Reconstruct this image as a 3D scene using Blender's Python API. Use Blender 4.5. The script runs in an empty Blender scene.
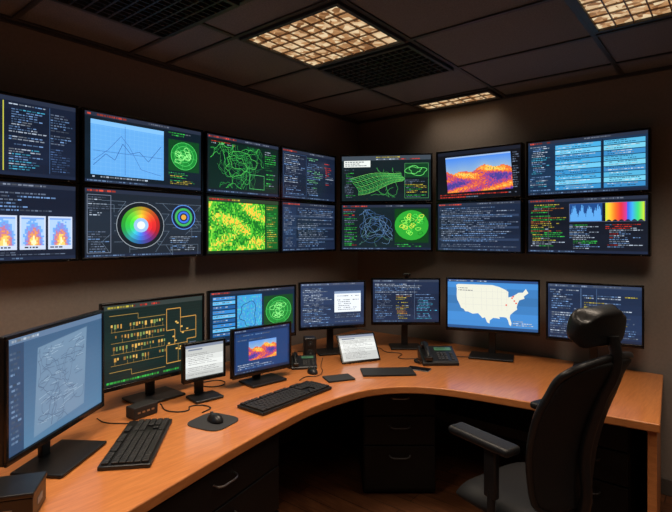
import bpy, bmesh, math, random
from mathutils import Vector, Matrix
random.seed(7)

# ------------------------------------------------------------------ materials
def lin(c):
    o=[]
    for v in c[:3]:
        v=min(255,max(0,v))/255.0
        o.append(v/12.92 if v<=0.04045 else ((v+0.055)/1.055)**2.4)
    return tuple(o)
def mat(name, rgb, rough=0.5, metal=0.0, var=0.15, scale=30.0, bump=0.0, coat=0.0, spec=0.5):
    m=bpy.data.materials.new(name); m.use_nodes=True
    nt=m.node_tree; b=nt.nodes['Principled BSDF']
    tc=nt.nodes.new('ShaderNodeTexCoord')
    nz=nt.nodes.new('ShaderNodeTexNoise'); nz.inputs['Scale'].default_value=scale
    nz.inputs['Detail'].default_value=4
    nt.links.new(tc.outputs['Object'],nz.inputs['Vector'])
    cr=nt.nodes.new('ShaderNodeValToRGB')
    a=[max(0,c*(1-var)) for c in rgb]; d=[min(1,c*(1+var)) for c in rgb]
    cr.color_ramp.elements[0].color=(*a,1); cr.color_ramp.elements[1].color=(*d,1)
    cr.color_ramp.elements[0].position=0.3; cr.color_ramp.elements[1].position=0.7
    nt.links.new(nz.outputs['Fac'],cr.inputs['Fac'])
    nt.links.new(cr.outputs['Color'],b.inputs['Base Color'])
    b.inputs['Roughness'].default_value=rough
    b.inputs['Metallic'].default_value=metal
    b.inputs['Specular IOR Level'].default_value=spec
    if coat: b.inputs['Coat Weight'].default_value=coat; b.inputs['Coat Roughness'].default_value=0.2
    if bump:
        bp=nt.nodes.new('ShaderNodeBump'); bp.inputs['Strength'].default_value=bump
        bp.inputs['Distance'].default_value=0.002
        nt.links.new(nz.outputs['Fac'],bp.inputs['Height']); nt.links.new(bp.outputs['Normal'],b.inputs['Normal'])
    return m
def wood(name, dark, light, rough, sc=(1,1,1), planks=False, coat=0.0):
    m=bpy.data.materials.new(name); m.use_nodes=True
    nt=m.node_tree; b=nt.nodes['Principled BSDF']
    tc=nt.nodes.new('ShaderNodeTexCoord'); mp=nt.nodes.new('ShaderNodeMapping')
    mp.inputs['Scale'].default_value=sc
    nt.links.new(tc.outputs['Object'],mp.inputs['Vector'])
    nz=nt.nodes.new('ShaderNodeTexNoise'); nz.inputs['Scale'].default_value=6; nz.inputs['Detail'].default_value=8
    nz.inputs['Distortion'].default_value=0.6
    nt.links.new(mp.outputs['Vector'],nz.inputs['Vector'])
    cr=nt.nodes.new('ShaderNodeValToRGB')
    cr.color_ramp.elements[0].color=(*dark,1); cr.color_ramp.elements[1].color=(*light,1)
    cr.color_ramp.elements[0].position=0.3; cr.color_ramp.elements[1].position=0.72
    nt.links.new(nz.outputs['Fac'],cr.inputs['Fac'])
    out=cr.outputs['Color']
    if planks:
        br=nt.nodes.new('ShaderNodeTexBrick')
        br.inputs['Scale'].default_value=1.0; br.inputs['Brick Width'].default_value=1.2
        br.inputs['Row Height'].default_value=0.12; br.inputs['Mortar Size'].default_value=0.003
        br.inputs['Color1'].default_value=(1,1,1,1); br.inputs['Color2'].default_value=(.6,.6,.6,1)
        br.inputs['Mortar'].default_value=(.1,.1,.1,1)
        nt.links.new(tc.outputs['Object'],br.inputs['Vector'])
        mx=nt.nodes.new('ShaderNodeMix'); mx.data_type='RGBA'; mx.blend_type='MULTIPLY'
        mx.inputs[0].default_value=1.0
        nt.links.new(out,mx.inputs[6]); nt.links.new(br.outputs['Color'],mx.inputs[7]); out=mx.outputs[2]
    nt.links.new(out,b.inputs['Base Color'])
    b.inputs['Roughness'].default_value=rough
    b.inputs['Coat Weight'].default_value=coat
    b.inputs['Coat Roughness'].default_value=0.12
    return m

M_wall=mat('wall_paint',(0.25,0.215,0.19),0.85,var=0.06,scale=60,bump=0.15)
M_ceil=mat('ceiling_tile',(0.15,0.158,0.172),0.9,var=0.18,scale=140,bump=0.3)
M_tbar=mat('tbar_metal',(0.045,0.045,0.047),0.5,var=0.1)
M_floor=wood('floor_wood',(0.10,0.035,0.014),(0.22,0.085,0.035),0.4,(1,8,1),planks=True)
M_desk=wood('desk_wood',(0.56,0.185,0.050),(0.72,0.265,0.078),0.28,(14,1.4,1),coat=0.45)
M_desk_edge=wood('desk_edge',(0.50,0.17,0.050),(0.62,0.23,0.07),0.4,(3,3,12))
M_black=mat('black_plastic',(0.010,0.010,0.011),0.38,var=0.2)
M_blackm=mat('black_matte',(0.014,0.014,0.015),0.65,var=0.25,bump=0.1,scale=200)
M_bezel=mat('bezel_gloss',(0.006,0.006,0.007),0.18,var=0.1)
M_key=mat('keycap',(0.018,0.018,0.019),0.5,var=0.2)
M_fabric=mat('chair_fabric',(0.009,0.009,0.010),0.6,var=0.35,scale=300,bump=0.5,spec=0.35)
M_leather=mat('chair_leather',(0.010,0.010,0.011),0.42,var=0.2,scale=120,bump=0.3,spec=0.4)
M_cab=mat('cabinet_black',(0.007,0.0062,0.006),0.5,var=0.15,spec=0.25)
M_metal=mat('brushed_metal',(0.45,0.44,0.43),0.3,metal=1.0,var=0.1)
M_base=mat('baseboard_paint',(0.09,0.08,0.072),0.6,var=0.05)
M_label=mat('label_grey',(0.30,0.28,0.26),0.6,var=0.1)
M_dkey=mat('phone_key',(0.06,0.06,0.062),0.5,var=0.1)
M_cable=mat('cable_rubber',(0.01,0.01,0.01),0.5,var=0.1)
M_pad=mat('mousepad',(0.028,0.029,0.032),0.8,var=0.15,scale=300,bump=0.2)
M_vent=mat('vent_metal',(0.03,0.03,0.03),0.5,var=0.1)
M_void=mat('hollow_shade',(0.004,0.004,0.004),0.9,var=0.1)  # near-black that stands in for the shade inside a hollow
M_louv=mat('louver_bronze',(0.34,0.23,0.14),0.4,var=0.1)

def screen_mat(st=1.0):
    m=bpy.data.materials.new('screen_display'); m.use_nodes=True
    nt=m.node_tree; b=nt.nodes['Principled BSDF']
    at=nt.nodes.new('ShaderNodeAttribute'); at.attribute_name='Col'
    b.inputs['Base Color'].default_value=(0.01,0.01,0.012,1); b.inputs['Roughness'].default_value=0.28
    nt.links.new(at.outputs['Color'],b.inputs['Emission Color'])
    b.inputs['Emission Strength'].default_value=st
    return m
M_scr=screen_mat(1.25)

def lens_mat():
    m=bpy.data.materials.new('light_lens'); m.use_nodes=True
    nt=m.node_tree; b=nt.nodes['Principled BSDF']
    tc=nt.nodes.new('ShaderNodeTexCoord')
    v=nt.nodes.new('ShaderNodeTexVoronoi'); v.inputs['Scale'].default_value=30
    nt.links.new(tc.outputs['Object'],v.inputs['Vector'])
    n=nt.nodes.new('ShaderNodeTexNoise'); n.inputs['Scale'].default_value=7; n.inputs['Detail'].default_value=3
    nt.links.new(tc.outputs['Object'],n.inputs['Vector'])
    sp=nt.nodes.new('ShaderNodeSeparateColor'); nt.links.new(v.outputs['Color'],sp.inputs['Color'])
    ad=nt.nodes.new('ShaderNodeMath'); ad.operation='ADD'
    nt.links.new(sp.outputs['Red'],ad.inputs[0]); nt.links.new(n.outputs['Fac'],ad.inputs[1])
    cr=nt.nodes.new('ShaderNodeValToRGB')
    e=cr.color_ramp.elements
    e[0].position=0.3; e[0].color=(*lin((128,84,48)),1)
    e[1].position=0.86; e[1].color=(*lin((255,228,182)),1)
    x=e.new(0.6); x.color=(*lin((200,150,100)),1)
    dv=nt.nodes.new('ShaderNodeMath'); dv.operation='MULTIPLY'; dv.inputs[1].default_value=0.62
    nt.links.new(ad.outputs[0],dv.inputs[0]); nt.links.new(dv.outputs[0],cr.inputs['Fac'])
    nt.links.new(cr.outputs['Color'],b.inputs['Emission Color']); b.inputs['Emission Strength'].default_value=0.8
    b.inputs['Base Color'].default_value=(0.25,0.2,0.15,1); b.inputs['Roughness'].default_value=0.5
    return m
M_lens=lens_mat()

# ------------------------------------------------------------------ helpers
def link(o, parent=None):
    bpy.context.scene.collection.objects.link(o)
    if parent: o.parent=parent
    return o
def empty(name, loc=(0,0,0), rz=0.0):
    o=bpy.data.objects.new(name,None); o.empty_display_size=0.1
    o.location=loc; o.rotation_euler=(0,0,rz)
    return link(o)
def addbox(bm, c, s, rot=None):
    vs=[]
    for dx in (-.5,.5):
        for dy in (-.5,.5):
            for dz in (-.5,.5):
                p=Vector((dx*s[0],dy*s[1],dz*s[2]))
                if rot: p=rot@p
                vs.append(bm.verts.new(p+Vector(c)))
    for f in ((0,1,3,2),(4,6,7,5),(0,4,5,1),(2,3,7,6),(0,2,6,4),(1,5,7,3)):
        bm.faces.new([vs[i] for i in f])
def boxes(name, lst, m, parent=None, bevel=0.0, seg=2, loc=None, rot=None):
    bm=bmesh.new()
    for b in lst: addbox(bm,*b)
    bmesh.ops.recalc_face_normals(bm,faces=bm.faces)
    me=bpy.data.meshes.new(name); bm.to_mesh(me); bm.free()
    me.materials.append(m)
    o=bpy.data.objects.new(name,me); link(o,parent)
    if loc: o.location=loc
    if rot: o.rotation_euler=rot
    if bevel:
        md=o.modifiers.new('bev','BEVEL'); md.width=bevel; md.segments=seg; md.limit_method='ANGLE'
        for p in me.polygons: p.use_smooth=True
        md2=o.modifiers.new('wn','WEIGHTED_NORMAL'); md2.keep_sharp=True
    return o
def cyl(name, p0, p1, r0, r1, m, parent=None, seg=24, bevel=0):
    p0=Vector(p0); p1=Vector(p1); d=p1-p0
    bm=bmesh.new()
    bmesh.ops.create_cone(bm,cap_ends=True,segments=seg,radius1=r0,radius2=r1,depth=d.length)
    q=d.to_track_quat('Z','Y').to_matrix().to_4x4()
    bmesh.ops.transform(bm,matrix=Matrix.Translation((p0+p1)/2)@q,verts=bm.verts)
    me=bpy.data.meshes.new(name); bm.to_mesh(me); bm.free(); me.materials.append(m)
    for p in me.polygons: p.use_smooth=len(p.vertices)==4
    o=bpy.data.objects.new(name,me); link(o,parent)
    if bevel:
        md=o.modifiers.new('bev','BEVEL'); md.width=bevel; md.segments=2; md.limit_method='ANGLE'
    return o
def tube(name, pts, r, m, parent=None, cyclic=False):
    cu=bpy.data.curves.new(name,'CURVE'); cu.dimensions='3D'; cu.bevel_depth=r; cu.bevel_resolution=3
    cu.use_fill_caps=True; cu.resolution_u=8
    s=cu.splines.new('BEZIER'); s.bezier_points.add(len(pts)-1)
    for bp,p in zip(s.bezier_points,pts):
        bp.co=p; bp.handle_left_type='AUTO'; bp.handle_right_type='AUTO'
    s.use_cyclic_u=cyclic
    cu.materials.append(m)
    o=bpy.data.objects.new(name,cu); return link(o,parent)
def prism(name, pts, z0, z1, m, parent=None, bevel=0.0, medge=None):
    bm=bmesh.new()
    a=[bm.verts.new((p[0],p[1],z0)) for p in pts]; b=[bm.verts.new((p[0],p[1],z1)) for p in pts]
    n=len(pts)
    bm.faces.new(a[::-1]); bm.faces.new(b)
    for i in range(n):
        f=bm.faces.new((a[i],a[(i+1)%n],b[(i+1)%n],b[i])); f.material_index=1 if medge else 0
    bmesh.ops.recalc_face_normals(bm,faces=bm.faces)
    me=bpy.data.meshes.new(name); bm.to_mesh(me); bm.free(); me.materials.append(m)
    if medge: me.materials.append(medge)
    o=bpy.data.objects.new(name,me); link(o,parent)
    if bevel:
        md=o.modifiers.new('bev','BEVEL'); md.width=bevel; md.segments=3; md.limit_method='ANGLE'; md.angle_limit=math.radians(50)
    return o

# ------------------------------------------------------------------ screen drawing
class Scr:
    def __init__(s,bg=(14,20,34),seed=1):
        s.v=[];s.f=[];s.c=[];s.r=random.Random(seed)
        s.rect(0,0,16,9,bg,0)
        for k in range(6):
            q=1.0+0.10*math.sin(seed+k*1.3)
            s.rect(0,k*1.5,16,(k+1)*1.5,tuple(v*q+2 for v in bg),0.5)
    def poly(s,pts,c,l=1):
        z=l*0.0005+ s.r.random()*0.0002
        i=len(s.v)
        for x,y in pts: s.v.append((min(16,max(0,x)),min(9,max(0,y)),z))
        s.f.append(tuple(range(i,i+len(pts)))); s.c.append(c)
    def rect(s,x0,y0,x1,y1,c,l=1): s.poly([(x0,y0),(x0,y1),(x1,y1),(x1,y0)],c,l)
    def line(s,pts,w,c,l=3):
        for (x0,y0),(x1,y1) in zip(pts,pts[1:]):
            d=math.hypot(x1-x0,y1-y0)
            if d<1e-5: continue
            nx=-(y1-y0)/d*w/2; ny=(x1-x0)/d*w/2
            s.poly([(x0+nx,y0+ny),(x1+nx,y1+ny),(x1-nx,y1-ny),(x0-nx,y0-ny)],c,l)
    def disc(s,cx,cy,r,c,l=2,n=24,ry=None):
        ry=ry or r
        s.poly([(cx+r*math.cos(2*math.pi*i/n),cy+ry*math.sin(2*math.pi*i/n)) for i in range(n)],c,l)
    def ring(s,cx,cy,r,w,c,l=3,n=28):
        s.line([(cx+r*math.cos(2*math.pi*i/n),cy+r*math.sin(2*math.pi*i/n)) for i in range(n+1)],w,c,l)
    def text(s,x0,y0,x1,y1,rows,cols,fill=0.8,l=2,thick=0.42,left=False):
        if rows>4: rows=int(rows*1.35)
        p=(y1-y0)/rows; ind=0
        for i in range(rows):
            if s.r.random()<0.3: ind=s.r.choice([0,0.25,0.5])
            y=y0+p*(i+0.25); x=x0 + (0 if left else ind*min(1,(x1-x0)/4))
            if s.r.random()<0.08: continue
            end=x0+(x1-x0)*s.r.uniform(fill*0.55,1)
            c=s.r.choice(cols)
            while x<end:
                w=s.r.uniform(0.12,0.5)
                if x+w>x1: break
                k=s.r.uniform(0.45,0.95)
                s.rect(x,y,x+w,y+p*thick,tuple(q*k for q in c),l); x+=w+s.r.uniform(0.07,0.13)
                if s.r.random()<0.05: x+=0.6
                if s.r.random()<0.08: c=s.r.choice(cols)
    def blob(s,cx,cy,rx,ry,w,c,amp=0.25,l=3,n=40,seed=0):
        r=random.Random(seed); ph=[(r.uniform(0,6.28),r.uniform(-1,1)*amp/(k**0.6)) for k in range(1,8)]
        pts=[]
        for i in range(n+1):
            a=2*math.pi*i/n
            q=1+sum(am*math.sin((k+1)*a+p) for k,(p,am) in enumerate(ph))
            pts.append((cx+rx*q*math.cos(a),cy+ry*q*math.sin(a)))
        s.line(pts,w,c,l)
    def cells(s,x0,y0,x1,y1,nx,ny,fn,l=2):
        dx=(x1-x0)/nx; dy=(y1-y0)/ny
        for i in range(nx):
            for j in range(ny):
                c=fn(i/nx,j/ny)
                if c: s.rect(x0+i*dx,y0+j*dy,x0+(i+1)*dx,y0+(j+1)*dy,c,l)
    def frame(s,x0,y0,x1,y1,w,c,l=3):
        s.line([(x0,y0),(x1,y0),(x1,y1),(x0,y1),(x0,y0)],w,c,l)
    def wander(s,x,y,n,st,w,c,x0=0.3,y0=0.6,x1=15.7,y1=8.6,l=3):
        a=s.r.uniform(0,6.28); pts=[(x,y)]
        for k in range(n):
            a+=s.r.uniform(-.8,.8); x+=st*math.cos(a); y+=st*math.sin(a)
            if not(x0<x<x1 and y0<y<y1): a+=math.pi; x=min(x1,max(x0,x)); y=min(y1,max(y0,y))
            pts.append((x,y))
        s.line(pts,w,c,l)
    def bars(s,hdr=(38,46,64),red=True):
        s.rect(0,0,16,0.5,hdr,1)
        s.text(0.3,0.02,7,0.48,1,[(225,80,60)] if red else [(150,170,200)],0.7,2,0.5,True)
        s.text(8,0.02,15,0.48,1,[(130,140,160)],0.7,2,0.4,True)
        s.rect(0,8.6,16,9,(28,38,60),1); s.text(0.3,8.62,14,9,1,[(110,140,180)],0.7,2,0.4,True)
    def build(s,name,w,h,parent,loc=(0,0,0)):
        me=bpy.data.meshes.new(name)
        V=[((x/16-0.5)*w, -z, (0.5-y/9)*h) for x,y,z in s.v]
        me.from_pydata(V,[],s.f); me.update()
        ca=me.color_attributes.new('Col','FLOAT_COLOR','CORNER')
        arr=[]
        for f,c in zip(s.f,s.c):
            L=lin(c)
            for _ in f: arr.extend((*L,1.0))
        ca.data.foreach_set('color',arr)
        me.materials.append(M_scr)
        o=bpy.data.objects.new(name,me); link(o,parent); o.location=loc
        return o
BL=(120,160,215); WH=(190,205,225); GR=(60,200,80); DG=(30,110,50); YE=(220,200,70); CY=(80,190,230); RD=(220,60,45); GY=(110,125,150)
BG=(20,29,48)  # background lifted to paint a faint bluish backlight haze into the screens

def radar(s,x0,y0,x1,y1,seed=1):
    s.rect(x0,y0,x1,y1,(14,66,32),1)
    cx=(x0+x1)/2; cy=(y0+y1)/2; r=min(x1-x0,y1-y0)*0.44
    s.disc(cx,cy,r,(26,128,50),2)
    for k in (1,.72,.45,.2): s.ring(cx,cy,r*k,0.07,(80,210,100),3)
    for a in range(0,180,45):
        q=math.radians(a+10); s.line([(cx-r*math.cos(q),cy-r*math.sin(q)),(cx+r*math.cos(q),cy+r*math.sin(q))],0.05,(70,190,90),3)
    for k in range(10): s.blob(cx+s.r.uniform(-.5,.5)*r,cy+s.r.uniform(-.5,.5)*r,r*.2,r*.15,.07,(150,250,140),.4,4,16,k)
def c_A1():
    s=Scr(BG,3); s.bars()
    s.rect(0,0.5,7.6,8.6,(12,18,28),1)
    s.text(9.4,.7,13.2,8.4,20,[BL,WH,CY]); s.text(13.4,1.2,15.8,5,9,[BL,GY]); s.text(13.4,5.4,15.5,8.3,8,[(80,110,160)])
    for i in range(22): s.rect(7.0+.2*math.sin(i),1+i*.33,7.6,1.18+i*.33,[YE,(200,130,40),GR][i%3],2); s.rect(7.9,1+i*.33,8.2,1.18+i*.33,(190,190,60),2)
    s.line([(8.9,.6),(8.9,8.5)],.10,(190,190,70)); s.line([(13.3,.6),(13.3,8.5)],.05,(60,90,130))
    s.text(.4,1,6.4,8.3,18,[YE,GR]); return s
def c_B1():
    s=Scr((14,28,40),4); s.bars()
    s.rect(.7,.9,10.2,8.0,(96,164,226),1); s.rect(.7,.9,10.2,1.5,(124,184,235),2)
    for i in range(1,16): s.line([(.7+i*.6,1),(.7+i*.6,8)],.02,(125,186,236),2)
    for i in range(1,12): s.line([(.7,1.1+i*.58),(10.2,1.1+i*.58)],.02,(125,186,236),2)
    s.line([(1,6.8),(2.5,5.2),(3.6,5.9),(4.6,3.6),(5.6,4.8),(6.8,4.4),(8,5.6),(9.8,3.2)],.07,(50,90,160))
    s.line([(1,6.2),(2.8,4.6),(4.4,2.6),(5.4,3.8),(7,6.8),(9.8,7.4)],.06,(60,104,176))
    s.line([(4.9,1.2),(4.9,7.8)],.05,(50,90,160)); s.line([(1,4.9),(10,4.9)],.05,(50,90,160))
    radar(s,10.9,1.8,15.7,6.4); s.text(10.9,.7,15.6,1.7,3,[GR,WH]); s.text(10.9,6.6,15.6,8.4,6,[GR,YE,(70,220,120)])
    s.text(.9,8.05,10,8.5,1,[WH],.6)
    return s
def c_C1():
    s=Scr((12,26,28),5); s.bars()
    s.rect(.4,.8,15.6,8.4,(9,34,28),1)
    for k in range(30): s.wander(s.r.uniform(2,12),s.r.uniform(1.5,7),s.r.randint(14,34),.3,.045,[(50,160,70),(80,210,90),(30,120,60),(60,140,70)][k%4],.6,1,12.4,8.2)
    for k in range(6): s.blob(5+k*.75,4+.5*math.sin(k),1.9+.15*k,1.7,.06,[(50,160,70),(90,210,90),(30,120,60)][k%3],.35,3,36,k+20)
    s.text(12.6,1.2,15.4,8.2,14,[GR,WH,DG]); s.frame(9,5.6,12.4,8,.06,(90,200,110)); s.text(.8,.8,7,1.4,2,[RD,WH],.7)
    return s
def c_D1(sd=6):
    s=Scr((20,30,50),sd); s.bars()
    s.text(.6,.9,6.6,8.3,16,[WH,BL,GY]); s.text(7.2,.9,12.2,8.3,16,[BL,(120,200,150),GY]); s.text(12.6,1.5,15.6,6,9,[WH,RD,GY])
    s.frame(.4,.7,6.9,8.4,.05,(60,90,130)); return s
def c_E1():
    s=Scr((16,28,32),7); s.rect(0,0,16,.9,(60,70,80),1); s.text(6,.1,15,.9,2,[RD,WH,YE],.6)
    s.rect(.4,.9,5.2,2.2,(225,230,225),2); s.text(.6,1,5,2.1,3,[(90,100,110)],.9,3)
    s.text(.5,2.6,2.6,8.4,14,[GR,GY])
    F=lambda u,v:(3.0+8*u-1.0*v*(1-u)+.35*math.sin(5*v), 7.8-4.4*u*.6-v*3.6*(1-.3*u)+.3*math.sin(6*u+2*v)+.6*u*v)
    for i in range(13): s.line([F(k/12,i/12) for k in range(13)],.05,(80,205,95) if i%3 else (140,235,110))
    for i in range(13): s.line([F(i/12,k/12) for k in range(13)],.05,(60,165,80))
    for k in range(10): s.wander(s.r.uniform(4,10),s.r.uniform(3,7.5),16,.3,.06,(60,150,70),2.8,2.4,11.2,8.3)
    s.rect(11.4,1.6,15.6,4.4,(16,60,34),1); s.blob(13.4,3,1.6,1,.08,(110,230,110),.4,4,24,9); s.blob(13.4,3,1,.6,.08,(110,230,110),.4,4,24,19); s.text(11.4,4.8,15.6,8.4,9,[GR,YE,GY]); s.frame(11.4,1.6,15.6,8.5,.06,(80,150,90))
    return s
def heat(i,j,r):
    v=.5+.25*math.sin(9*i+3*math.sin(7*j))+.22*math.sin(13*j+4*i)+r.uniform(-.16,.16)
    ridge=.36+.07*math.sin(7*i)+.04*math.sin(19*i)
    if j<ridge: return (70+70*j/ridge,130+40*j/ridge,225-25*j/ridge)
    v=v*.8-.15*(j-.6)
    pal=[(70,60,140),(120,65,150),(185,70,100),(222,105,55),(240,150,55),(250,195,90),(110,150,90)]
    return pal[max(0,min(6,int(v*7)))]
def c_F1():
    s=Scr((10,12,18),8); s.rect(0,0,16,.6,(26,30,42),1)
    P=lambda u,v:(1.6+12.6*u+0.5*v,1.0+.2*(1-u)+6.6*v)
    n=64;m=34
    for a in range(n):
        for b in range(m):
            s.poly([P(a/n,b/m),P(a/n,(b+1)/m),P((a+1)/n,(b+1)/m),P((a+1)/n,b/m)],heat(a/n,b/m,s.r),2)
    s.text(.5,8,15.5,8.9,2,[BL,RD,GY]); s.text(14.6,1,15.8,7.5,12,[GY]); s.rect(1.6,1.0,14.2,1.25,(150,180,220),3); return s
def c_G1():
    s=Scr((22,44,70),9); s.bars()
    s.text(.3,.7,3.6,8.4,18,[BL,CY,WH])
    for k in range(9):
        y=.9+k*.84
        s.rect(4,y,10.2,y+.72,[(70,165,215),(104,190,228),(56,140,196)][k%3],1); s.text(4.2,y,10,y+.7,2,[(30,80,130),(220,240,250)],.95,2,.3)
        s.rect(10.6,y,15.7,y+.72,[(80,170,210),(56,134,190),(112,196,224)][(k*2)%3],1); s.text(10.8,y,15.5,y+.7,2,[(235,245,250),(30,80,130)],.95,2,.3)
    s.line([(10.4,.6),(10.4,8.5)],.12,(12,24,40)); return s
def c_A2():
    s=Scr(BG,10); s.bars()
    s.text(3,1,15.5,3.4,5,[BL,GY],.7); s.text(5,8,15.5,8.5,2,[GY])
    for k in range(4):
        x=4.9+k*2.75 if k else 2.0
        s.rect(x,3.8,x+2.5,7.8,(196,208,230),1); s.rect(x+.15,4.0,x+2.35,5.6,(120,160,225),2)
        def f(i,j):
            d=math.hypot((i-.5)*1.2,(.85-j)*.62); q=d*9+s.r.uniform(-.6,.6)
            return [(250,240,190),(240,205,110),(225,150,90),(190,120,150),(130,140,215),(110,165,230),(170,200,240)][max(0,min(6,int(q*1.3)))]
        s.cells(x+.15,4.2,x+2.35,7.3,14,16,f,2.5)
        s.text(x+.2,7.35,x+2.3,7.75,1,[(80,90,120)],.9,3)
    return s
def c_B2():
    s=Scr((28,38,50),11); s.bars()
    for k in range(44):
        x=round(s.r.uniform(.4,15)*2)/2;y=round(s.r.uniform(.8,8)*2)/2
        s.line([(x,y),(x+s.r.choice([1,2,3]),y),(x+2,y+s.r.choice([-1,1,1.5]))],.045,(96,112,130))
    s.text(.4,1,3,3.6,7,[WH,GY]); s.text(.4,5.5,3,8.4,7,[GY,BL]); s.frame(.3,.8,3.1,8.4,.06,(120,130,150))
    cx,cy=7,4.7
    s.disc(cx,cy,3.3,(20,27,34),3.2); s.ring(cx,cy,3.2,.08,(150,160,170),3.7)
    n=60
    pal=[(60,120,220),(60,185,200),(50,200,90),(60,205,60),(120,215,60),(230,190,50),(238,110,45),(232,50,45),(215,40,50),(120,60,170)]
    for i in range(n):
        a=2*math.pi*i/n;b=2*math.pi*(i+1)/n
        f=(i/n*10+7.5)%10; i0=int(f); tt=f-i0; c0=pal[i0];c1=pal[(i0+1)%10]; c=tuple(c0[q]*(1-tt)+c1[q]*tt for q in range(3))
        for r0,r1,kk in ((1.0,1.5,1.08),(1.5,2.1,.95),(2.1,2.6,.75)):
            s.poly([(cx+r0*math.cos(a),cy+r0*math.sin(a)),(cx+r1*math.cos(a),cy+r1*math.sin(a)),(cx+r1*math.cos(b),cy+r1*math.sin(b)),(cx+r0*math.cos(b),cy+r0*math.sin(b))],tuple(q*kk for q in c),4)
    s.disc(cx,cy,1.0,(150,190,230),4); s.disc(cx,cy,.55,(225,235,240),4.7)
    cx,cy=13.2,3.4
    s.disc(cx,cy,1.9,(16,30,60),3.2); s.ring(cx,cy,1.8,.12,(90,140,220),4); s.ring(cx,cy,1.2,.35,(60,170,90),4); s.ring(cx,cy,.75,.3,(60,110,220),4); s.disc(cx,cy,.4,(220,160,60),4.6)
    s.text(11.2,6.2,15.6,8.4,6,[WH,BL,GY]); return s
def c_C2():
    s=Scr((16,40,18),12); s.rect(0,0,16,.6,(40,60,40),1); s.text(.4,.05,9,.6,1,[RD,YE])
    def fn(i,j):
        v=.45+.2*math.sin(8*i+2.5*math.sin(7*j+1))+.16*math.cos(11*j+3*math.sin(5*i))+s.r.uniform(-.34,.34)
        return [(20,110,30),(50,160,40),(80,190,50),(130,210,60),(215,215,70),(245,190,60)][max(0,min(5,int(v*6)))]
    s.cells(.3,.7,12.6,8.6,52,30,fn,2)
    s.rect(12.8,.7,15.8,8.6,(18,90,34),1); s.text(13,1,15.7,8.4,15,[(150,230,100),YE,(40,170,60)])
    for k in range(10): s.wander(s.r.uniform(1,12),s.r.uniform(1,8),26,.32,.07,(20,90,25),.4,.8,12.5,8.5)
    return s
def c_rows(sd,bg=(22,33,54),cs=(GY,BL,(150,165,190)),split=False):
    s=Scr(bg,sd); s.bars()
    if split:
        s.rect(.3,.7,4,8.4,(30,46,74),1); s.text(.5,.9,3.8,8.3,15,list(cs)); s.text(4.4,.8,15.6,8.4,16,list(cs),.9)
    else: s.text(.5,.8,15.6,8.4,17,list(cs),.95)
    for k in range(3): s.rect(.3,2.3+k*2.2,15.7,2.7+k*2.2,(44,60,88),1)
    return s
def c_E2():
    s=Scr((17,30,36),14); s.bars()
    for k in range(12): s.wander(s.r.uniform(4,8.5),s.r.uniform(2,7),26,.3,.05,[(80,115,165),(60,95,140),(105,140,175),(70,115,105)][k%4],3.2,.9,9.2,8.4)
    for k in range(5): s.blob(6,4.5,1+k*.45,.8+k*.45,.05,[(85,120,170),(60,95,140),(110,145,180)][k%3],.3,3,36,k+70)
    s.text(.3,.8,3,8.3,16,[GR,GY,RD])
    s.rect(9.6,.8,15.6,7.6,(16,60,26),1); s.disc(12.6,4.1,3.0,(44,160,50),2)
    for k in range(34): s.blob(12.6+s.r.uniform(-1.9,1.9),4.1+s.r.uniform(-1.9,1.9),.38,.33,.09,[(150,240,90),(220,230,80),(80,220,80),(20,110,30)][k%4],.4,4,12,k)
    s.text(9.6,7.8,15.6,8.5,2,[GR,WH]); return s
def c_G2():
    s=Scr((16,22,34),15); s.bars()
    s.text(.4,.8,5.6,8.4,18,[GR,YE,WH,(200,120,50)])
    s.line([(3,.7),(3,8.5)],.05,(80,90,90))
    s.rect(6,.9,10.4,3.9,(30,70,130),1)
    for k in range(60):
        h=.9+1.3*abs(math.sin(k*.21))+s.r.uniform(-.4,.6); s.rect(6.1+k*.07,3.8-h,6.17+k*.07,3.8,(90,160,225),2)
    pal=[(60,80,220),(60,170,230),(60,210,120),(190,220,60),(245,190,50),(240,110,40),(220,50,60),(190,60,160)]
    for k in range(48):
        f=(k/48*7*1.0+3.2)%7; i0=int(f); tt=f-i0; c=tuple(pal[i0][q]*(1-tt)+pal[i0+1][q]*tt for q in range(3))
        s.rect(10.8+k*.1,.9,10.8+(k+1)*.1,3.9-.3*abs(math.sin(k*.4)),c,2)
    s.text(6,4.3,10.4,8.4,11,[BL,WH,GR]); s.text(10.8,4.3,15.6,8.4,11,[WH,BL,RD]); s.frame(6,.9,15.7,3.9,.06,(90,100,130)); return s
def c_M1():
    s=Scr((52,80,112),16); s.rect(0,0,16,.5,(90,115,145),1); s.rect(0,.5,2.2,9,(44,70,100),1)
    for k in range(17): s.rect(2.2,.5+k*.5,16,1.0+k*.5,(58+k*1.2,90+k*1.6,122+k*1.6),1)
    P=lambda u,v:(4.2+8.6*u-.6*v,1.1+7.2*v-.5*u+.25)
    s.poly([P(0,0),P(0,1),P(1,1),P(1,0)],(104,132,158),2)
    for k in range(90):
        u=s.r.uniform(.05,.8);v=s.r.uniform(.05,.93); s.line([P(u,v),P(min(.97,u+s.r.uniform(.04,.22)),v+s.r.uniform(-.03,.03))],.045,(150,172,190) if k%2 else (66,92,120))
    for k in range(14):
        x,y=P(s.r.uniform(.2,.8),s.r.uniform(.2,.8)); s.wander(x,y,24,.3,.045,(64,88,116),4.2,1.5,12.2,8.3)
    s.text(.3,1,2,8.3,14,[(110,140,175)]); s.text(.3,.05,8,.5,1,[(200,215,230)]); return s
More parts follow.
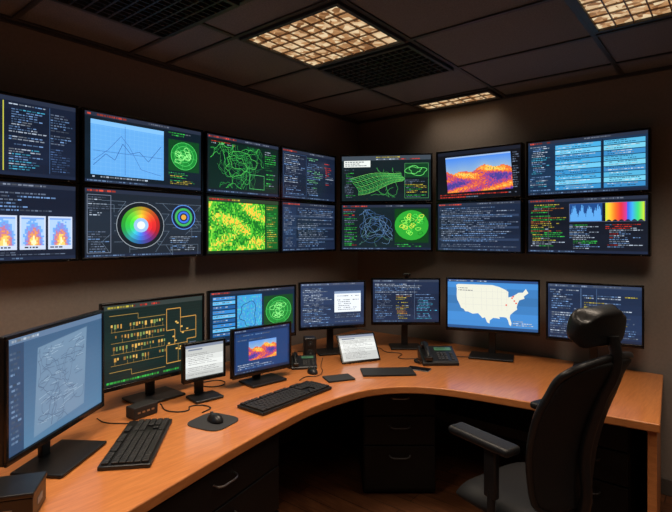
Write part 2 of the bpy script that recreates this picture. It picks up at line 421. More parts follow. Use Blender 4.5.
def c_M2():
    s=Scr((14,34,32),17); s.rect(0,0,16,.55,(50,60,58),1); s.text(.3,.05,12,.55,1,[RD,WH,YE])
    OR=(190,140,66)
    for k in range(22): s.line([(.4,.9+k*.35),(15.6,.9+k*.35)],.02,(26,52,48),1)
    for row in range(4):
        y=2.2+row*1.25
        for k in range(18):
            x=1.0+k*.46+row*.15
            if s.r.random()<.85:
                hh=s.r.uniform(.25,.5)
                s.rect(x,y,x+s.r.uniform(.18,.34),y+hh,s.r.choice([OR,(215,170,85),(140,100,50),(120,140,80)]),2)
                if s.r.random()<.6: s.line([(x+.12,y+.42),(x+.12,y+.85)],.05,(150,120,60))
        s.line([(1,y+.85),(9.2,y+.85)],.05,(150,115,55))
    s.line([(9.6,1.2),(12,1.2),(12,2.4),(14.8,2.4),(14.8,5.2),(13.2,5.2),(13.2,7.8),(9.6,7.8),(9.6,5.6),(11,5.6),(11,3.8),(9.6,3.8),(9.6,1.2)],.10,OR)
    s.line([(12,2.4),(12,4.2),(14.8,4.2)],.07,OR); s.line([(11,5.6),(13.2,5.6)],.07,OR); s.line([(11.6,5.6),(11.6,7.8)],.07,(150,120,60))
    s.line([(.8,1.2),(5,1.2),(5,1.8),(9.4,1.8)],.07,(150,120,60)); s.line([(.8,7.5),(4,7.5),(4,8.1),(9.4,8.1)],.07,(150,120,60))
    for k in range(12):
        x=s.r.uniform(9.8,14);y=s.r.uniform(1.4,7.4); s.rect(x,y,x+.35,y+.18,(215,170,85),3)
    s.text(13.6,5.6,15.6,8.2,7,[OR,GR,GY]); s.text(.4,8.4,14,8.95,1,[GR,GY]); return s
def c_M3():
    s=Scr((14,36,60),18); s.bars()
    for k in range(9): s.rect(.5,.9+k*.8,4.4,1.5+k*.8,[(50,130,200),(90,180,230),(30,90,150)][k%3],1); s.text(.6,.9+k*.8,4.3,1.5+k*.8,1,[WH],.9,2,.3)
    s.rect(4.8,.9,9.4,8.3,(60,150,210),1); s.cells(4.8,1.2,9.4,8,24,26,lambda i,j:(40+s.r.randint(0,60),130+s.r.randint(0,60),200) if s.r.random()<.5 else None,2); s.blob(7,4.6,1.6,2,.1,(20,60,110),.3,4,26,5)
    radar(s,9.8,1.4,15.7,7.2); s.text(9.8,7.3,15.6,8.5,3,[GR,WH]); return s
def c_M4():
    s=Scr((36,52,82),19); s.bars((60,70,96),False)
    s.text(.5,.9,8,8.4,17,[BL,WH,GY]); s.rect(8.4,1.8,15.2,6.2,(226,232,238),2); s.rect(8.4,1.8,15.2,2.3,(130,150,180),3); s.text(8.8,2.6,14.8,5.9,6,[(190,196,205)],.9,3); s.text(8.5,6.6,15.5,8.4,4,[GY,BL]); return s
def c_M5():
    s=Scr((26,38,62),20); s.bars((50,60,80),False)
    s.text(.5,.8,15.6,2.8,5,[WH,BL]); s.text(.5,3,5,8.4,12,[BL,GY]); s.text(5.6,3,9.8,8.4,12,[YE,(230,160,60),WH]); s.text(10.4,3,15.6,8.4,12,[BL,CY]); s.line([(10.1,.7),(10.1,8.4)],.06,(90,110,140)); return s
US=[(-124.7,48.4),(-123,49),(-95.2,49),(-89.5,48),(-84.8,46.5),(-82.5,45.3),(-82.5,42),(-79,42.8),(-76.5,44),(-74.8,45),(-71.3,45.2),(-69,47.4),(-67,45),(-70.5,43),(-70,41.7),(-74,40.6),(-75.5,38),(-76,36.5),(-75.6,35.2),(-78,33.9),(-81,31.8),(-81.3,30),(-80,27),(-80.5,25.2),(-81.8,26),(-82.7,28.5),(-84,30),(-86,30.3),(-89.5,30.2),(-89.2,29.1),(-91.5,29.4),(-94.5,29.5),(-97.2,27.8),(-97.3,26),(-99.2,26.6),(-101,29.6),(-103,29),(-104.8,30.5),(-106.6,31.8),(-111,31.3),(-114.8,32.5),(-117.1,32.5),(-118.5,34),(-120.6,34.6),(-122,37),(-123.8,39.5),(-124.3,42),(-124.1,46)]
def c_M6():
    s=Scr((58,120,182),21); s.rect(0,0,16,.45,(40,70,120),1); s.rect(0,8.5,16,9,(40,80,130),1)
    f=lambda lo,la:(1.5+(lo+125)/58*12.9,.7+(49.5-la)/25*7.7)
    s.poly([f(*p) for p in US],(222,222,206),2)
    for lo in (-117,-111,-104,-100,-95,-91,-88,-84): s.line([f(lo,47),f(lo+.5,34)],.03,(195,196,190),3)
    for la in (37,41,45): s.line([f(-120,la),f(-82,la)],.03,(195,196,190),3)
    for (x,y) in ((11.6,3.1),(12.0,3.6),(11.8,2.8),(12.3,4),(10.6,4.4)): s.disc(x,y,.15,RD,4,10)
    s.text(2,1.4,5,2.2,2,[(120,120,130)],.7,4,.3); s.text(11.5,6.8,15.4,8.2,4,[(215,230,245)],.7); s.text(.3,.02,8,.43,1,[WH]); return s
def c_M7():
    s=Scr((28,44,72),22); s.bars((50,64,90),False)
    s.text(.4,.8,5.6,8.4,15,[WH,BL,GY]); s.text(6.2,.8,15.6,8.4,15,[BL,WH,YE,GY],.9)
    s.line([(5.9,.6),(5.9,8.5)],.07,(100,130,170)); s.line([(8.6,.6),(8.6,8.5)],.05,(80,110,150)); return s
def c_doc(sd):
    s=Scr((200,203,200),sd); s.rect(0,0,16,.8,(120,130,150),1); s.text(1.2,1.8,14.6,8.4,11,[(160,163,168),(185,185,190)],.95,2,.28,True); s.rect(1.2,1.1,7,1.5,(110,120,140),2); return s
def c_T2():
    s=Scr((18,40,76),25); s.bars((30,50,90),False)
    s.rect(.5,.8,15.5,8.4,(26,60,108),1); s.text(.8,1,15,2.4,3,[BL,GY],.7)
    s.cells(4,2.6,12,6.6,40,22,lambda i,j:heat(i,j*.8+.15,s.r),2); s.text(1,7.1,14,8.3,3,[BL,WH]); return s

# ------------------------------------------------------------------ display builders
def display(name, A, B, zb, zt, content, kind='desk', foot_fwd=0.02, foot=(0.24,0.18)):
    ax,ay=A; bx,by=B
    w=math.hypot(bx-ax,by-ay); h=zt-zb
    rz=math.atan2(by-ay,bx-ax)
    e=empty(name,((ax+bx)/2,(ay+by)/2,(zb+zt)/2),rz)
    if kind=='wall':
        bz=0.014
        boxes('housing',[((0,0.03,0),(w,0.056,h))],M_bezel,e,0.005)
        boxes('bezel',[((0,-0.001,h/2-bz/2),(w,0.01,bz)),((0,-0.001,-h/2+bz/2),(w,0.01,bz)),((-w/2+bz/2,-0.001,0),(bz,0.01,h-2*bz)),((w/2-bz/2,-0.001,0),(bz,0.01,h-2*bz))],M_bezel,e,0.002)
        boxes('power_led',[((w/2-0.05,-0.0065,-h/2+0.006),(0.006,0.002,0.003))],M_label,e)
    else:
        bz=0.013
        boxes('housing',[((0,0.016,0),(w,0.026,h)),((0,0.035,-0.01),(w*0.6,0.03,h*0.55))],M_black,e,0.006)
        boxes('bezel',[((0,0.0,h/2-bz/2),(w,0.01,bz)),((0,0.0,-h/2+bz*0.8),(w,0.01,bz*1.6)),((-w/2+bz/2,0.0,0),(bz,0.01,h-2*bz)),((w/2-bz/2,0.0,0),(bz,0.01,h-2*bz))],M_bezel,e,0.002)
        dz=0.752-(zb+zt)/2
        nb=-h/2+0.10
        boxes('stand_neck',[((0,0.072,(dz+nb)/2+0.005),(0.05,0.022,nb-dz-0.01)),((0,0.058,nb-0.02),(0.09,0.03,0.07))],M_black,e,0.005)
        boxes('stand_foot',[((0,0.05-foot_fwd,dz+0.007),(foot[0],foot[1],0.013))],M_black,e,0.006,3)
    content.build('screen',w-2*bz,h-2*bz-(0.01 if kind!='wall' else 0),e,(0,0.0025 if kind!='wall' else 0.0012,0.005 if kind!='wall' else 0))
    return e

# ------------------------------------------------------------------ room shell
CZ=2.67
XR=4.9; YF=-5.2
boxes('floor',[((XR/2,YF/2,-0.05),(XR+.2,-YF+.2,0.1))],M_floor)
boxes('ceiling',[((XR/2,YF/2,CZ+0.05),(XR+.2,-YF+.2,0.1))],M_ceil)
boxes('wall_left',[((-0.05,YF/2,CZ/2),(0.1,-YF,CZ))],M_wall)
boxes('wall_back',[((XR/2,0.05,CZ/2),(XR+.2,0.1,CZ))],M_wall)
boxes('wall_right',[((XR+0.05,YF/2,CZ/2),(0.1,-YF,CZ))],M_wall)
boxes('wall_front',[((XR/2,YF-0.05,CZ/2),(XR+.2,0.1,CZ))],M_wall)
boxes('baseboard_left',[((0.008,YF/2,0.05),(0.016,-YF-.04,0.1))],M_base,bevel=0.003)
boxes('baseboard_back',[((XR/2+.02,-0.008,0.05),(XR-.04,0.016,0.1))],M_base,bevel=0.003)
gx=[0.03,0.69,1.385,2.16,2.86,3.5,4.2]
gy=[-0.285,-0.825,-1.395,-2.01,-2.24,-2.83,-3.4,-3.97,-4.54]
boxes('trim_1',[((x,YF/2,CZ-0.004),(0.024,-YF,0.008)) for x in gx],M_tbar)
boxes('trim_2',[((XR/2,y,CZ-0.005),(XR,0.024,0.008)) for y in gy],M_tbar)
boxes('trim_3',[((0.012,YF/2,CZ-0.012),(0.024,-YF,0.02)),((XR/2,-0.012,CZ-0.012),(XR,0.024,0.02))],M_tbar)

def troffer(x0,x1,y0,y1,power):
    cx,cy=(x0+x1)/2,(y0+y1)/2; w=x1-x0; d=y1-y0
    e=empty('ceiling_light',(cx,cy,CZ))
    fr=0.022
    boxes('frame',[((0,d/2-fr/2,-0.013),(w,fr,0.022)),((0,-d/2+fr/2,-0.013),(w,fr,0.022)),((w/2-fr/2,0,-0.013),(fr,d-2*fr,0.022)),((-w/2+fr/2,0,-0.013),(fr,d-2*fr,0.022))],M_tbar,e,0.002)
    boxes('lens',[((0,0,-0.006),(w-2*fr,d-2*fr,0.006))],M_lens,e)
    nx=max(2,round(w/0.085)); ny=max(2,round(d/0.10))
    lst=[]
    for i in range(1,nx): lst.append(((-w/2+fr+(w-2*fr)*i/nx,0,-0.012),(0.006,d-2*fr,0.008)))
    for j in range(1,ny): lst.append(((0,-d/2+fr+(d-2*fr)*j/ny,-0.0125),(w-2*fr,0.007,0.007)))
    boxes('louver',lst,M_louv,e)
    la=bpy.data.lights.new('lamp','AREA'); la.shape='RECTANGLE'; la.size=w-.06; la.size_y=d-.06
    la.energy=power; la.color=(1.0,0.83,0.66); la.spread=math.radians(112)
    lo=bpy.data.objects.new('lamp',la); link(lo,e); lo.location=(0,0,-0.028)
    return e
troffer(0.705,1.37,-1.995,-1.41,13)
troffer(2.18,2.84,-1.38,-0.90,9)
troffer(0.74,1.37,-0.27,-0.03,0.8)
troffer(0.72,1.37,-3.39,-2.84,12)  # troffers from here on lie out of view, added to brighten the desk
troffer(2.2,2.84,-3.39,-2.84,8)
troffer(3.52,4.18,-1.955,-1.41,6)
troffer(3.52,4.18,-3.95,-3.41,5)

def vent(x0,x1,y0,y1):
    cx,cy=(x0+x1)/2,(y0+y1)/2; w=x1-x0; d=y1-y0
    e=empty('ceiling_vent',(cx,cy,CZ)); fr=0.022
    boxes('frame',[((0,d/2-fr/2,-0.014),(w,fr,0.024)),((0,-d/2+fr/2,-0.014),(w,fr,0.024)),((w/2-fr/2,0,-0.014),(fr,d-2*fr,0.024)),((-w/2+fr/2,0,-0.014),(fr,d-2*fr,0.024))],M_vent,e,0.002)
    boxes('duct_shade',[((0,0,-0.004),(w-2*fr,d-2*fr,0.004))],M_void,e)  # flat near-black sheet in place of the shade behind the grille
    lst=[]
    nx=14; ny=9
    for i in range(1,nx): lst.append(((-w/2+fr+(w-2*fr)*i/nx,0,-0.016),(0.005,d-2*fr,0.016)))
    for j in range(1,ny): lst.append(((0,-d/2+fr+(d-2*fr)*j/ny,-0.0165),(w-2*fr,0.009,0.015)))
    boxes('grille',lst,M_vent,e)
vent(0.72,1.37,-1.38,-0.84)
vent(0.42,1.02,-2.82,-2.255)

# ------------------------------------------------------------------ wall displays
Z0,Z1,Z2=1.487,1.883,2.282
cols=[((0.12,-3.315),(0.12,-2.565)),((0.12,-2.548),(0.12,-1.805)),((0.12,-1.785),(0.12,-1.128)),((0.12,-1.118),(0.12,-0.475)),
      ((0.19,-0.50),(0.835,-0.115)),((0.872,-0.12),(1.553,-0.12)),((1.580,-0.12),(2.33,-0.12))]
top=[c_A1(),c_B1(),c_C1(),c_D1(),c_E1(),c_F1(),c_G1()]
bot=[c_A2(),c_B2(),c_C2(),c_rows(13,split=True),c_E2(),c_rows(33),c_G2()]
for (A,B),t,b in zip(cols,top,bot):
    for z0,z1,c in ((Z1+.003,Z2,t),(Z0,Z1-.003,b)):
        e=display('wall_display',A,B,z0,z1,c,'wall')
        if A[0]==0.19:
            boxes('mount_bracket',[((0,0.12,0),(0.06,0.125,0.06)),((0,0.065,0),(0.3,0.012,0.2))],M_blackm,e,0.003)
        else:
            boxes('mount_bracket',[((0,0.088,0),(0.30,0.06,0.2))],M_blackm,e,0.003)

# ------------------------------------------------------------------ desk
DT=0.75
front=[(1.47,-4.0),(1.36,-3.4),(1.262,-2.92),(1.15,-2.37),(1.09,-1.98),(1.078,-1.80),(1.09,-1.62),(1.125,-1.45),(1.195,-1.32),(1.29,-1.225),(1.41,-1.16),(1.54,-1.12),(1.75,-1.085),(2.1,-1.04),(2.47,-1.0)]
def cr(P,n=6):
    out=[]
    for i in range(len(P)-1):
        p0=P[max(0,i-1)];p1=P[i];p2=P[i+1];p3=P[min(len(P)-1,i+2)]
        for k in range(n):
            t=k/n
            out.append(tuple(0.5*((2*p1[a])+(-p0[a]+p2[a])*t+(2*p0[a]-5*p1[a]+4*p2[a]-p3[a])*t*t+(-p0[a]+3*p1[a]-3*p2[a]+p3[a])*t**3) for a in (0,1)))
    out.append(P[-1]); return out
fs=cr(front)
desk=empty('desk',(0,0,0))
prism('desktop',fs+[(2.385,-0.022),(0.022,-0.022),(0.022,-4.0)],DT-0.042,DT,M_desk,desk,0.006,M_desk_edge)
prism('end_panel',[(2.455,-0.97),(2.373,-0.03),(2.335,-0.03),(2.417,-0.97)],0.001,DT-0.043,M_desk_edge,desk,0.003)
boxes('modesty_panel',[((1.5,-0.06,0.45),(1.6,0.02,0.5)),((0.06,-2.0,0.45),(0.02,3.6,0.5))],M_cab,desk)

def cabinet(cx,cy,rz,w,d,h,drawers,zb=0.0,name='drawer_cabinet'):
    e=empty(name,(cx,cy,zb),rz)
    boxes('carcass',[((0,d/2,h/2+0.01),(w,d,h-0.02))],M_cab,e,0.003)
    z=h-0.02
    fl=[]
    tot=sum(drawers)
    for i,k in enumerate(drawers):
        hh=(h-0.06)*k/tot
        fl.append(((0,-0.009,z-hh/2),(w-0.012,0.018,hh-0.008)))
        hz=z-min(0.06,hh*0.4)
        tube('handle_%d'%(i+1),[(-0.065,-0.016,hz),(-0.055,-0.040,hz-0.004),(0,-0.046,hz-0.008),(0.055,-0.040,hz-0.004),(0.065,-0.016,hz)],0.0045,M_metal if i==0 else M_dkey,e)
        z-=hh
    boxes('drawer_fronts',fl,M_cab,e,0.003)
    return e
a=math.atan2(.987,-.2)
cabinet(1.10,-2.42,a,0.80,0.5,0.702,[1,1.3,1.6])
cabinet(1.262,-3.24,a,0.80,0.5,0.702,[1,1.3,1.6])
cabinet(1.11,-1.06,math.radians(39.3),0.45,0.45,0.702,[1,1,1.5])
cabinet(2.12,-0.78,0,0.40,0.5,0.702,[1,1,1.6])

# ------------------------------------------------------------------ desk monitors
display('computer_monitor',(0.885,-3.126),(0.547,-2.640),0.855,1.285,c_M1(),foot=(0.30,0.20),foot_fwd=0.05)
display('computer_monitor',(0.356,-2.56),(0.359,-1.967),0.85,1.285,c_M2(),foot=(0.26,0.2))
display('computer_monitor',(0.252,-1.862),(0.387,-1.234),0.93,1.28,c_M3())
display('computer_monitor',(0.300,-1.112),(0.576,-0.680),0.93,1.28,c_M4())
display('computer_monitor',(0.568,-0.592),(0.975,-0.252),0.93,1.29,c_M5())
display('computer_monitor',(1.082,-0.371),(1.690,-0.175),0.925,1.31,c_M6(),foot=(0.30,0.2),foot_fwd=0.06)
display('computer_monitor',(1.750,-0.245),(2.30,-0.150),0.92,1.31,c_M7())
display('small_monitor',(0.526,-2.218),(0.566,-1.978),0.847,1.055,c_doc(23),foot=(0.16,0.13),foot_fwd=0.05)
display('small_monitor',(0.532,-1.904),(0.593,-1.492),0.80,1.085,c_T2(),foot=(0.24,0.16),foot_fwd=0.05)

mx,my=(0.672+0.813)/2,(-1.094-0.836)/2
rz=math.atan2(.258,.141)
tb=empty('tablet',(mx,my,DT),rz)
tl=math.radians(32)
bd=boxes('body',[((0,0.006,0.105),(0.29,0.012,0.205))],M_bezel,tb,0.005)
bd.rotation_euler=(-tl,0,0); bd.location=(0,-0.02,0.004)
sc=c_doc(24).build('screen',0.265,0.18,tb,(0,-0.02+0.105*math.sin(tl)-0.0012*math.cos(tl),0.004+0.105*math.cos(tl)+0.0008))
sc.rotation_euler=(-tl,0,0)
st=boxes('easel_stand',[((0,0.13,0.06),(0.14,0.006,0.13))],M_black,tb,0.002)
st.rotation_euler=(math.radians(20),0,0); st.location=(0,0.0,-0.04)

# ------------------------------------------------------------------ keyboards
def keyboard(cx,cy,rz,w=0.46,d=0.165):
    e=empty('keyboard',(cx,cy,DT),rz)
    boxes('case',[((0,0,0.009),(w,d,0.016))],M_black,e,0.005,3)
    keys=[]
    m=0.010; kw=(w-2*m)/22.0; kd=(d-2*m)/6.3
    lay=[[1,0,1,1,1,1,.5,1,1,1,1,.5,1,1,1,1],[1]*13+[2],[1.5]+[1]*12+[1.5],[1.75]+[1]*11+[2.25],[2.25]+[1]*10+[2.75],[1.25,1.25,1.25,6.25,1.25,1.25,1.25,1.25]]
    for r,row in enumerate(lay):
        y=d/2-m-kd*(r+0.5)-(kd*.3 if r>0 else 0)+0; x=-w/2+m
        for i,k in enumerate(row):
            if k>=1: keys.append(((x+k*kw/2,y,0.0215),(k*kw-0.003,kd-0.003,0.009)))
            x+=k*kw
        x=-w/2+m+15.4*kw
        for i in range(3):
            if r in (0,1,2) or (r==4 and i==1) or r==5: keys.append(((x+(i+.5)*kw,y,0.0215),(kw-0.003,kd-0.003,0.009)))
        x=-w/2+m+18.2*kw
        for i in range(4):
            if r>0: keys.append(((x+(i+.5)*kw*.95,y,0.0215),(kw*.95-0.003,kd-0.003,0.009)))
    boxes('keys',keys,M_key,e,0.0018,1)
    boxes('feet',[((s*w*.4,d*.4,0.0015),(0.03,0.015,0.002)) for s in (-1,1)],M_blackm,e)
keyboard(0.815,-2.62,math.atan2(.67,-.74),0.46,0.19)
keyboard(0.885,-1.82,math.radians(91),0.53,0.19)

def mouse(cx,cy,rz,z=DT+0.0045):
    e=empty('computer_mouse',(cx,cy,z),rz)
    bm=bmesh.new(); bmesh.ops.create_uvsphere(bm,u_segments=24,v_segments=16,radius=1)
    for v in bm.verts:
        x,y,zz=v.co
        v.co=Vector((x*0.031*(1-.12*y),y*0.055,max(0,zz)*0.034*(1-.18*y)))
    me=bpy.data.meshes.new('shell'); bm.to_mesh(me); bm.free(); me.materials.append(M_black)
    for p in me.polygons: p.use_smooth=True
    link(bpy.data.objects.new('shell',me),e)
    cyl('wheel',(-0.004,0.030,0.026),(0.004,0.030,0.026),0.008,0.008,M_dkey,e,16)
    boxes('button_gap',[((0,0.033,0.018),(0.0015,0.03,0.02))],M_void,e)
    return e
pd=prism('mousepad',[(math.cos(t)*0.105*(abs(math.cos(t))**4+abs(math.sin(t))**4)**-.25*.95,math.sin(t)*0.095*(abs(math.cos(t))**4+abs(math.sin(t))**4)**-.25) for t in [2*math.pi*i/40 for i in range(40)]],0,0.004,M_pad)
pd.location=(0.855,-2.275,DT); pd.rotation_euler=(0,0,math.radians(12))
mouse(0.855,-2.265,math.radians(80))
mouse(0.66,-1.37,math.radians(60),DT)
fo=empty('folder',(1.03,-1.07,DT),math.radians(43))
boxes('cover',[((0,0,0.002),(0.33,0.17,0.003)),((0,0,0.0095),(0.33,0.17,0.003))],M_blackm,fo,0.001)
boxes('pages',[((0.003,0,0.0058),(0.318,0.16,0.0044))],M_dkey,fo)
nb=empty('notebook',(0.875,-1.37,DT),math.radians(60))
boxes('cover',[((0,0,0.002),(0.17,0.12,0.003)),((0,0,0.0085),(0.17,0.12,0.003))],M_pad,nb,0.001)
boxes('pages',[((0.003,0,0.0053),(0.16,0.112,0.0035))],M_dkey,nb)
sp=empty('smartphone',(1.145,-0.88,DT),math.radians(100))
boxes('body',[((0,0,0.0045),(0.072,0.145,0.008))],M_bezel,sp,0.003)
boxes('case_edge',[((0,0,0.003),(0.076,0.149,0.004))],M_label,sp,0.0015)

bb=empty('storage_box',(0.985,-3.150,DT),math.radians(55))
boxes('box',[((0,0,0.038),(0.18,0.14,0.075))],M_black,bb,0.004)
boxes('lid',[((0,0,0.083),(0.186,0.146,0.016))],M_black,bb,0.004)
boxes('label',[((0.0,-0.0713,0.036),(0.07,0.001,0.018)),((0.0908,0.0,0.04),(0.001,0.05,0.02))],M_label,bb)

def phone(cx,cy,rz,sc=1.0):
    e=empty('desk_telephone',(cx,cy,DT),rz); e.scale=(sc,sc,sc)
    bm=bmesh.new()
    prof=[(-0.10,0.0),(-0.10,0.018),(-0.085,0.028),(0.09,0.085),(0.10,0.08),(0.10,0.0)]
    a=[bm.verts.new((-0.115,y,z)) for y,z in prof]; b=[bm.verts.new((0.115,y,z)) for y,z in prof]
    bm.faces.new(a); bm.faces.new(b[::-1])
    for i in range(len(prof)):
        j=(i+1)%len(prof); bm.faces.new((a[i],b[i],b[j],a[j]))
    bmesh.ops.recalc_face_normals(bm,faces=bm.faces)
    me=bpy.data.meshes.new('base'); bm.to_mesh(me); bm.free(); me.materials.append(M_black)
    o=link(bpy.data.objects.new('base',me),e); md=o.modifiers.new('b','BEVEL'); md.width=.004; md.segments=2
    sl=math.atan2(.057,.175)
    rot=Matrix.Rotation(sl,3,'X')
    def on(x,u,h):
        return (x,-0.085+u*math.cos(sl)-h*math.sin(sl),0.028+u*math.sin(sl)+h*math.cos(sl))
    boxes('keypad',[((*on(0.0+i*0.023,0.02+j*0.022,0.003),),(0.016,0.014,0.006),rot) for i in range(3) for j in range(4)]+[((*on(0.085,0.02+j*0.018,0.003),),(0.018,0.010,0.005),rot) for j in range(5)],M_dkey,e,0.001,1)
    s=Scr((60,96,66),40); s.text(1,1,15,8,4,[(20,40,20)],.9,2)
    so=s.build('lcd',0.11,0.035,e,on(0.04,0.14,0.003)); so.rotation_euler=(sl-math.pi/2,0,0)
    tube('handset',[on(-0.075,0.0,0.028),on(-0.078,0.05,0.045),on(-0.078,0.12,0.045),on(-0.075,0.175,0.028)],0.014,M_black,e)
    boxes('handset_ends',[(on(-0.075,0.01,0.018),(0.05,0.045,0.032),rot),(on(-0.075,0.165,0.018),(0.05,0.045,0.032),rot)],M_black,e,0.010,3)
    pts=[]
    for i in range(60):
        t=i/59; pts.append((-0.12-0.03*math.sin(t*3)+0.007*math.cos(i*1.6),-0.07+0.10*t,0.012+0.007*math.sin(i*1.6)))
    tube('coiled_cord',pts,0.002,M_cable,e)
phone(1.15,-0.63,math.radians(40),1.05)
phone(0.52,-1.30,math.radians(48),0.72)

def speaker(cx,cy,rz,h=0.16):
    e=empty('desktop_speaker',(cx,cy,DT),rz)
    boxes('cabinet',[((0,0,h/2),(0.085,0.085,h))],M_black,e,0.012,3)
    for i,(z,r) in enumerate(((h*.36,0.03),(h*.76,0.018))):
        cyl('driver_%d'%(i+1),(0,-0.041,z),(0,-0.047,z),r,r*.9,M_blackm,e)
        cyl('cone_%d'%(i+1),(0,-0.046,z),(0,-0.049,z),r*.35,r*.2,M_dkey,e)
speaker(0.46,-1.175,math.radians(50),0.17)
dk=empty('docking_station',(0.52,-2.44,DT),math.radians(95))
boxes('body',[((0,0,0.03),(0.13,0.07,0.056))],M_blackm,dk,0.006,3)
boxes('ports',[((-0.04+i*0.025,-0.0353,0.03),(0.014,0.002,0.008)) for i in range(4)],M_metal,dk)

def cable(pts,r=0.003): return tube('cable',[(x,y,DT+z) for x,y,z in pts],r,M_cable)
cable([(0.45,-2.30,.0035),(0.58,-2.33,.0035),(0.64,-2.27,.0035),(0.60,-2.22,.0035),(0.69,-2.17,.0035),(0.72,-2.24,.0035)])
cable([(0.40,-2.60,.0035),(0.48,-2.60,.0035),(0.56,-2.55,.0035),(0.62,-2.50,.0035),(0.68,-2.49,.0035)],.0025)
cable([(0.16,-1.9,.004),(0.38,-1.98,.004),(0.44,-1.90,.004),(0.36,-1.85,.004),(0.30,-1.95,.004)])
cable([(0.72,-1.55,.004),(0.70,-1.47,.004),(0.74,-1.42,.004),(0.70,-1.32,.004),(0.62,-1.24,.004),(0.48,-1.06,.004)],.0025)
cable([(0.20,-1.02,.004),(0.30,-0.95,.004),(0.42,-0.70,.004),(0.6,-0.55,.004),(0.72,-0.62,.004),(0.84,-0.60,.004),(0.9,-0.72,.004),(1.0,-0.66,.004)],.0025)
cable([(0.98,-0.42,.004),(1.05,-0.50,.004),(1.2,-0.42,.004),(1.3,-0.36,.004)])
wc=empty('webcam',(0.772,-0.41,1.29),math.radians(40))
boxes('clip',[((0,0.012,0.006),(0.03,0.03,0.012))],M_black,wc,0.002)
boxes('camera_body',[((0,0.004,0.024),(0.06,0.026,0.026))],M_black,wc,0.008,3)
cyl('camera_lens',(0,-0.006,0.024),(0,-0.013,0.024),0.009,0.008,M_bezel,wc)

# ------------------------------------------------------------------ office chair
ch=empty('office_chair',(2.018,-1.48,0),math.radians(72))
for i in range(5):
    a=2*math.pi*i/5+0.5
    c,s=math.cos(a),math.sin(a)
    bm=bmesh.new()
    def ringv(r,w,z0,z1): return [bm.verts.new((c*r-s*w,s*r+c*w,z0)),bm.verts.new((c*r+s*w,s*r-c*w,z0)),bm.verts.new((c*r+s*w,s*r-c*w,z1)),bm.verts.new((c*r-s*w,s*r+c*w,z1))]
    rs=[ringv(0.02,0.03,0.075,0.135),ringv(0.15,0.025,0.07,0.115),ringv(0.31,0.018,0.066,0.09)]
    bm.faces.new(rs[0]); bm.faces.new(rs[-1])
    for p,q in zip(rs,rs[1:]):
        for k in range(4): bm.faces.new((p[k],p[(k+1)%4],q[(k+1)%4],q[k]))
    bmesh.ops.recalc_face_normals(bm,faces=bm.faces)
    me=bpy.data.meshes.new('base_leg_%d'%(i+1)); bm.to_mesh(me); bm.free(); me.materials.append(M_black)
    o=link(bpy.data.objects.new('base_leg_%d'%(i+1),me),ch); md=o.modifiers.new('b','BEVEL'); md.width=.006; md.segments=2
    x,y=c*0.30,s*0.30
    cyl('caster_stem_%d'%(i+1),(x,y,0.035),(x,y,0.08),0.008,0.008,M_metal,ch,12)
    for sg in (-1,1):
        cyl('caster_wheel_%d_%s'%(i+1,'a' if sg<0 else 'b'),(x-s*0.006*sg+0,y+c*0.006*sg,0.028),(x-s*0.024*sg,y+c*0.024*sg,0.028),0.028,0.026,M_black,ch,20,0.003)
cyl('gas_lift_outer',(0,0,0.09),(0,0,0.28),0.028,0.026,M_black,ch)
cyl('gas_lift_piston',(0,0,0.27),(0,0,0.42),0.014,0.014,M_metal,ch)
boxes('tilt_mechanism',[((0,-0.02,0.425),(0.18,0.26,0.045))],M_black,ch,0.01)
cyl('tilt_lever',(0.08,0.02,0.425),(0.26,0.03,0.42),0.005,0.007,M_black,ch,12)
def cushion(name,w,d,h,loc,m,front_drop=0.03,rot=None,p_=5):
    bm=bmesh.new(); n=14
    top=[[None]*(n+1) for _ in range(n+1)]; botv=[[None]*(n+1) for _ in range(n+1)]
    for i in range(n+1):
        for j in range(n+1):
            u=-1+2*i/n; v=-1+2*j/n
            k=(abs(u)**p_+abs(v)**p_)**(1/p_) if (u or v) else 0
            mx_=max(abs(u),abs(v)); s_=mx_/k if k else 1
            x=u*s_*w/2; y=v*s_*d/2
            e_=max(0,1-mx_**6)
            zt=h*(0.35+0.65*e_**.5)-front_drop*max(0,v)**3+0.012*u*u
            top[i][j]=bm.verts.new((x,y,zt)); botv[i][j]=bm.verts.new((x*.96,y*.96,0.0+0.2*h*(1-e_)-front_drop*.3*max(0,v)**3))
    for i in range(n):
        for j in range(n):
            bm.faces.new((top[i][j],top[i+1][j],top[i+1][j+1],top[i][j+1]))
            bm.faces.new((botv[i][j],botv[i][j+1],botv[i+1][j+1],botv[i+1][j]))
    for i in range(n):
        bm.faces.new((top[i][0],botv[i][0],botv[i+1][0],top[i+1][0])); bm.faces.new((top[i][n],top[i+1][n],botv[i+1][n],botv[i][n]))
        bm.faces.new((top[0][i],top[0][i+1],botv[0][i+1],botv[0][i])); bm.faces.new((top[n][i],botv[n][i],botv[n][i+1],top[n][i+1]))
    bmesh.ops.recalc_face_normals(bm,faces=bm.faces)
    me=bpy.data.meshes.new(name); bm.to_mesh(me); bm.free(); me.materials.append(m)
    for p in me.polygons: p.use_smooth=True
    o=link(bpy.data.objects.new(name,me),ch); o.location=loc
    if rot: o.rotation_euler=rot
    md=o.modifiers.new('s','SUBSURF'); md.levels=1; md.render_levels=1
    return o
cushion('seat',0.50,0.46,0.085,(0,0.01,0.44),M_fabric)
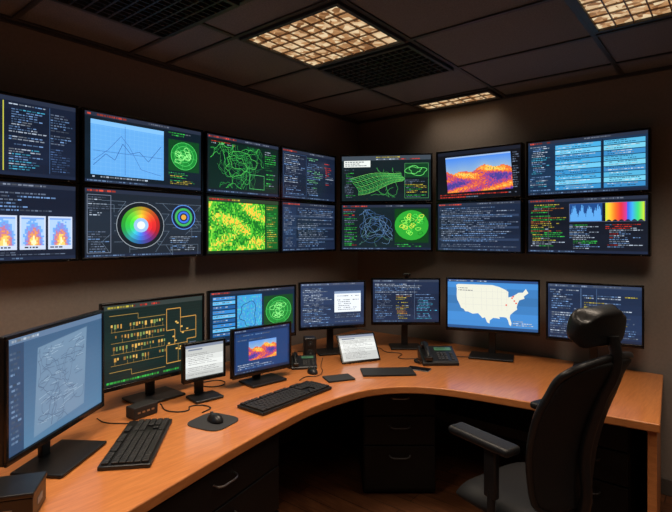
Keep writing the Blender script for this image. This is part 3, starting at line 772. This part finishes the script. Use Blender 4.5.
def shell(name,z0,z1,wf,yf,wrap,th,m,nu=12,nv=16,edge=0.035,soft=False):
    bm=bmesh.new(); g=[]
    for j in range(nv+1):
        v=j/nv; row=[]
        for i in range(nu+1):
            u=-1+2*i/nu
            hw=wf(v)
            zz=z0+(z1-z0)*v
            if v>0.9: zz-= edge*(abs(u)**4)*((v-0.9)/0.1)
            if v<0.1: zz+= edge*(abs(u)**4)*((0.1-v)/0.1)
            row.append(bm.verts.new((u*hw,yf(v)+wrap*u*u,zz)))
        g.append(row)
    for j in range(nv):
        for i in range(nu): bm.faces.new((g[j][i],g[j][i+1],g[j+1][i+1],g[j+1][i]))
    bmesh.ops.recalc_face_normals(bm,faces=bm.faces)
    me=bpy.data.meshes.new(name); bm.to_mesh(me); bm.free(); me.materials.append(m)
    for p in me.polygons: p.use_smooth=True
    o=link(bpy.data.objects.new(name,me),ch)
    md=o.modifiers.new('so','SOLIDIFY'); md.thickness=th; md.offset=0
    if soft:
        md=o.modifiers.new('ss','SUBSURF'); md.levels=2; md.render_levels=2
    else:
        md=o.modifiers.new('b','BEVEL'); md.width=th*.3; md.segments=3; md.limit_method='ANGLE'; md.angle_limit=math.radians(60)
    return o
ZB,ZT=0.53,1.15
wf=lambda v:0.175+0.080*math.sin(min(1,v*1.25)*math.pi*.5)-0.045*max(0,v-.7)/.3*1.0
yf=lambda v:-0.235+0.035*math.sin(v*math.pi*1.1)-0.140*v**1.3
shell('backrest',ZB,ZT,wf,yf,0.05,0.035,M_fabric)
H_=ZT-ZB
pts=[]
for v in [i/10 for i in range(11)]: pts.append((wf(v)+.004,yf(v)+.05,ZB+H_*v-(.03 if v==1 else 0)+(.03 if v==0 else 0)))
for v in [1-i/10 for i in range(11)]: pts.append((-wf(v)-.004,yf(v)+.05,ZB+H_*v-(.03 if v==1 else 0)+(.03 if v==0 else 0)))
ins=[(0.1,yf(1)+.012,ZT+.002),(-0.1,yf(1)+.012,ZT+.002)]
pts=pts[:11]+ins+pts[11:]+[(-0.09,yf(0)+.012,ZB-.002),(0.09,yf(0)+.012,ZB-.002)]
tube('back_frame',pts,0.014,M_black,ch,True)
tube('back_spine',[(0,-0.10,0.43),(0,-0.22,0.44),(0,-0.275,0.55),(0,-0.275,0.75),(0,-0.335,0.98),(0,-0.395,1.14),(0,-0.385,1.24)],0.022,M_black,ch)
# padded headrest: chunky soft cushion, gently wrapped
shell('headrest',1.195,1.345,lambda v:0.150+0.015*math.sin(v*math.pi)-0.02*abs(2*v-1)**4,lambda v:-0.350-0.02*(v-.5)+0.012*math.sin(v*math.pi),0.022,0.075,M_leather,8,6,0.03,True)
for sg,nm in ((-1,'near'),(1,'far')):
    x=0.28*sg
    boxes('arm_pad_'+nm,[((x,-0.005,0.785),(0.09,0.31,0.035))],M_leather,ch,0.015,4)
    boxes('arm_post_'+nm,[((x,-0.05,0.67),(0.03,0.06,0.21))],M_black,ch,0.008,3)
    tube('arm_bracket_'+nm,[(x,-0.05,0.60),(x,-0.05,0.48),(x*.9,-0.03,0.43),(x*.3,-0.02,0.425)],0.017,M_black,ch)

# ------------------------------------------------------------------ camera, world
w=bpy.data.worlds.new('World'); bpy.context.scene.world=w; w.use_nodes=True
w.node_tree.nodes['Background'].inputs[0].default_value=(0.02,0.018,0.016,1)
cam=bpy.data.cameras.new('camera'); co=bpy.data.objects.new('camera',cam); link(co)
co.location=(2.75,-3.695,1.62); co.rotation_euler=(math.radians(90),0,math.radians(39.2))
cam.sensor_width=36; cam.lens=36*494/672; cam.shift_y=-21/672; cam.clip_start=0.02
bpy.context.scene.camera=co
bpy.context.scene.view_settings.view_transform='Standard'
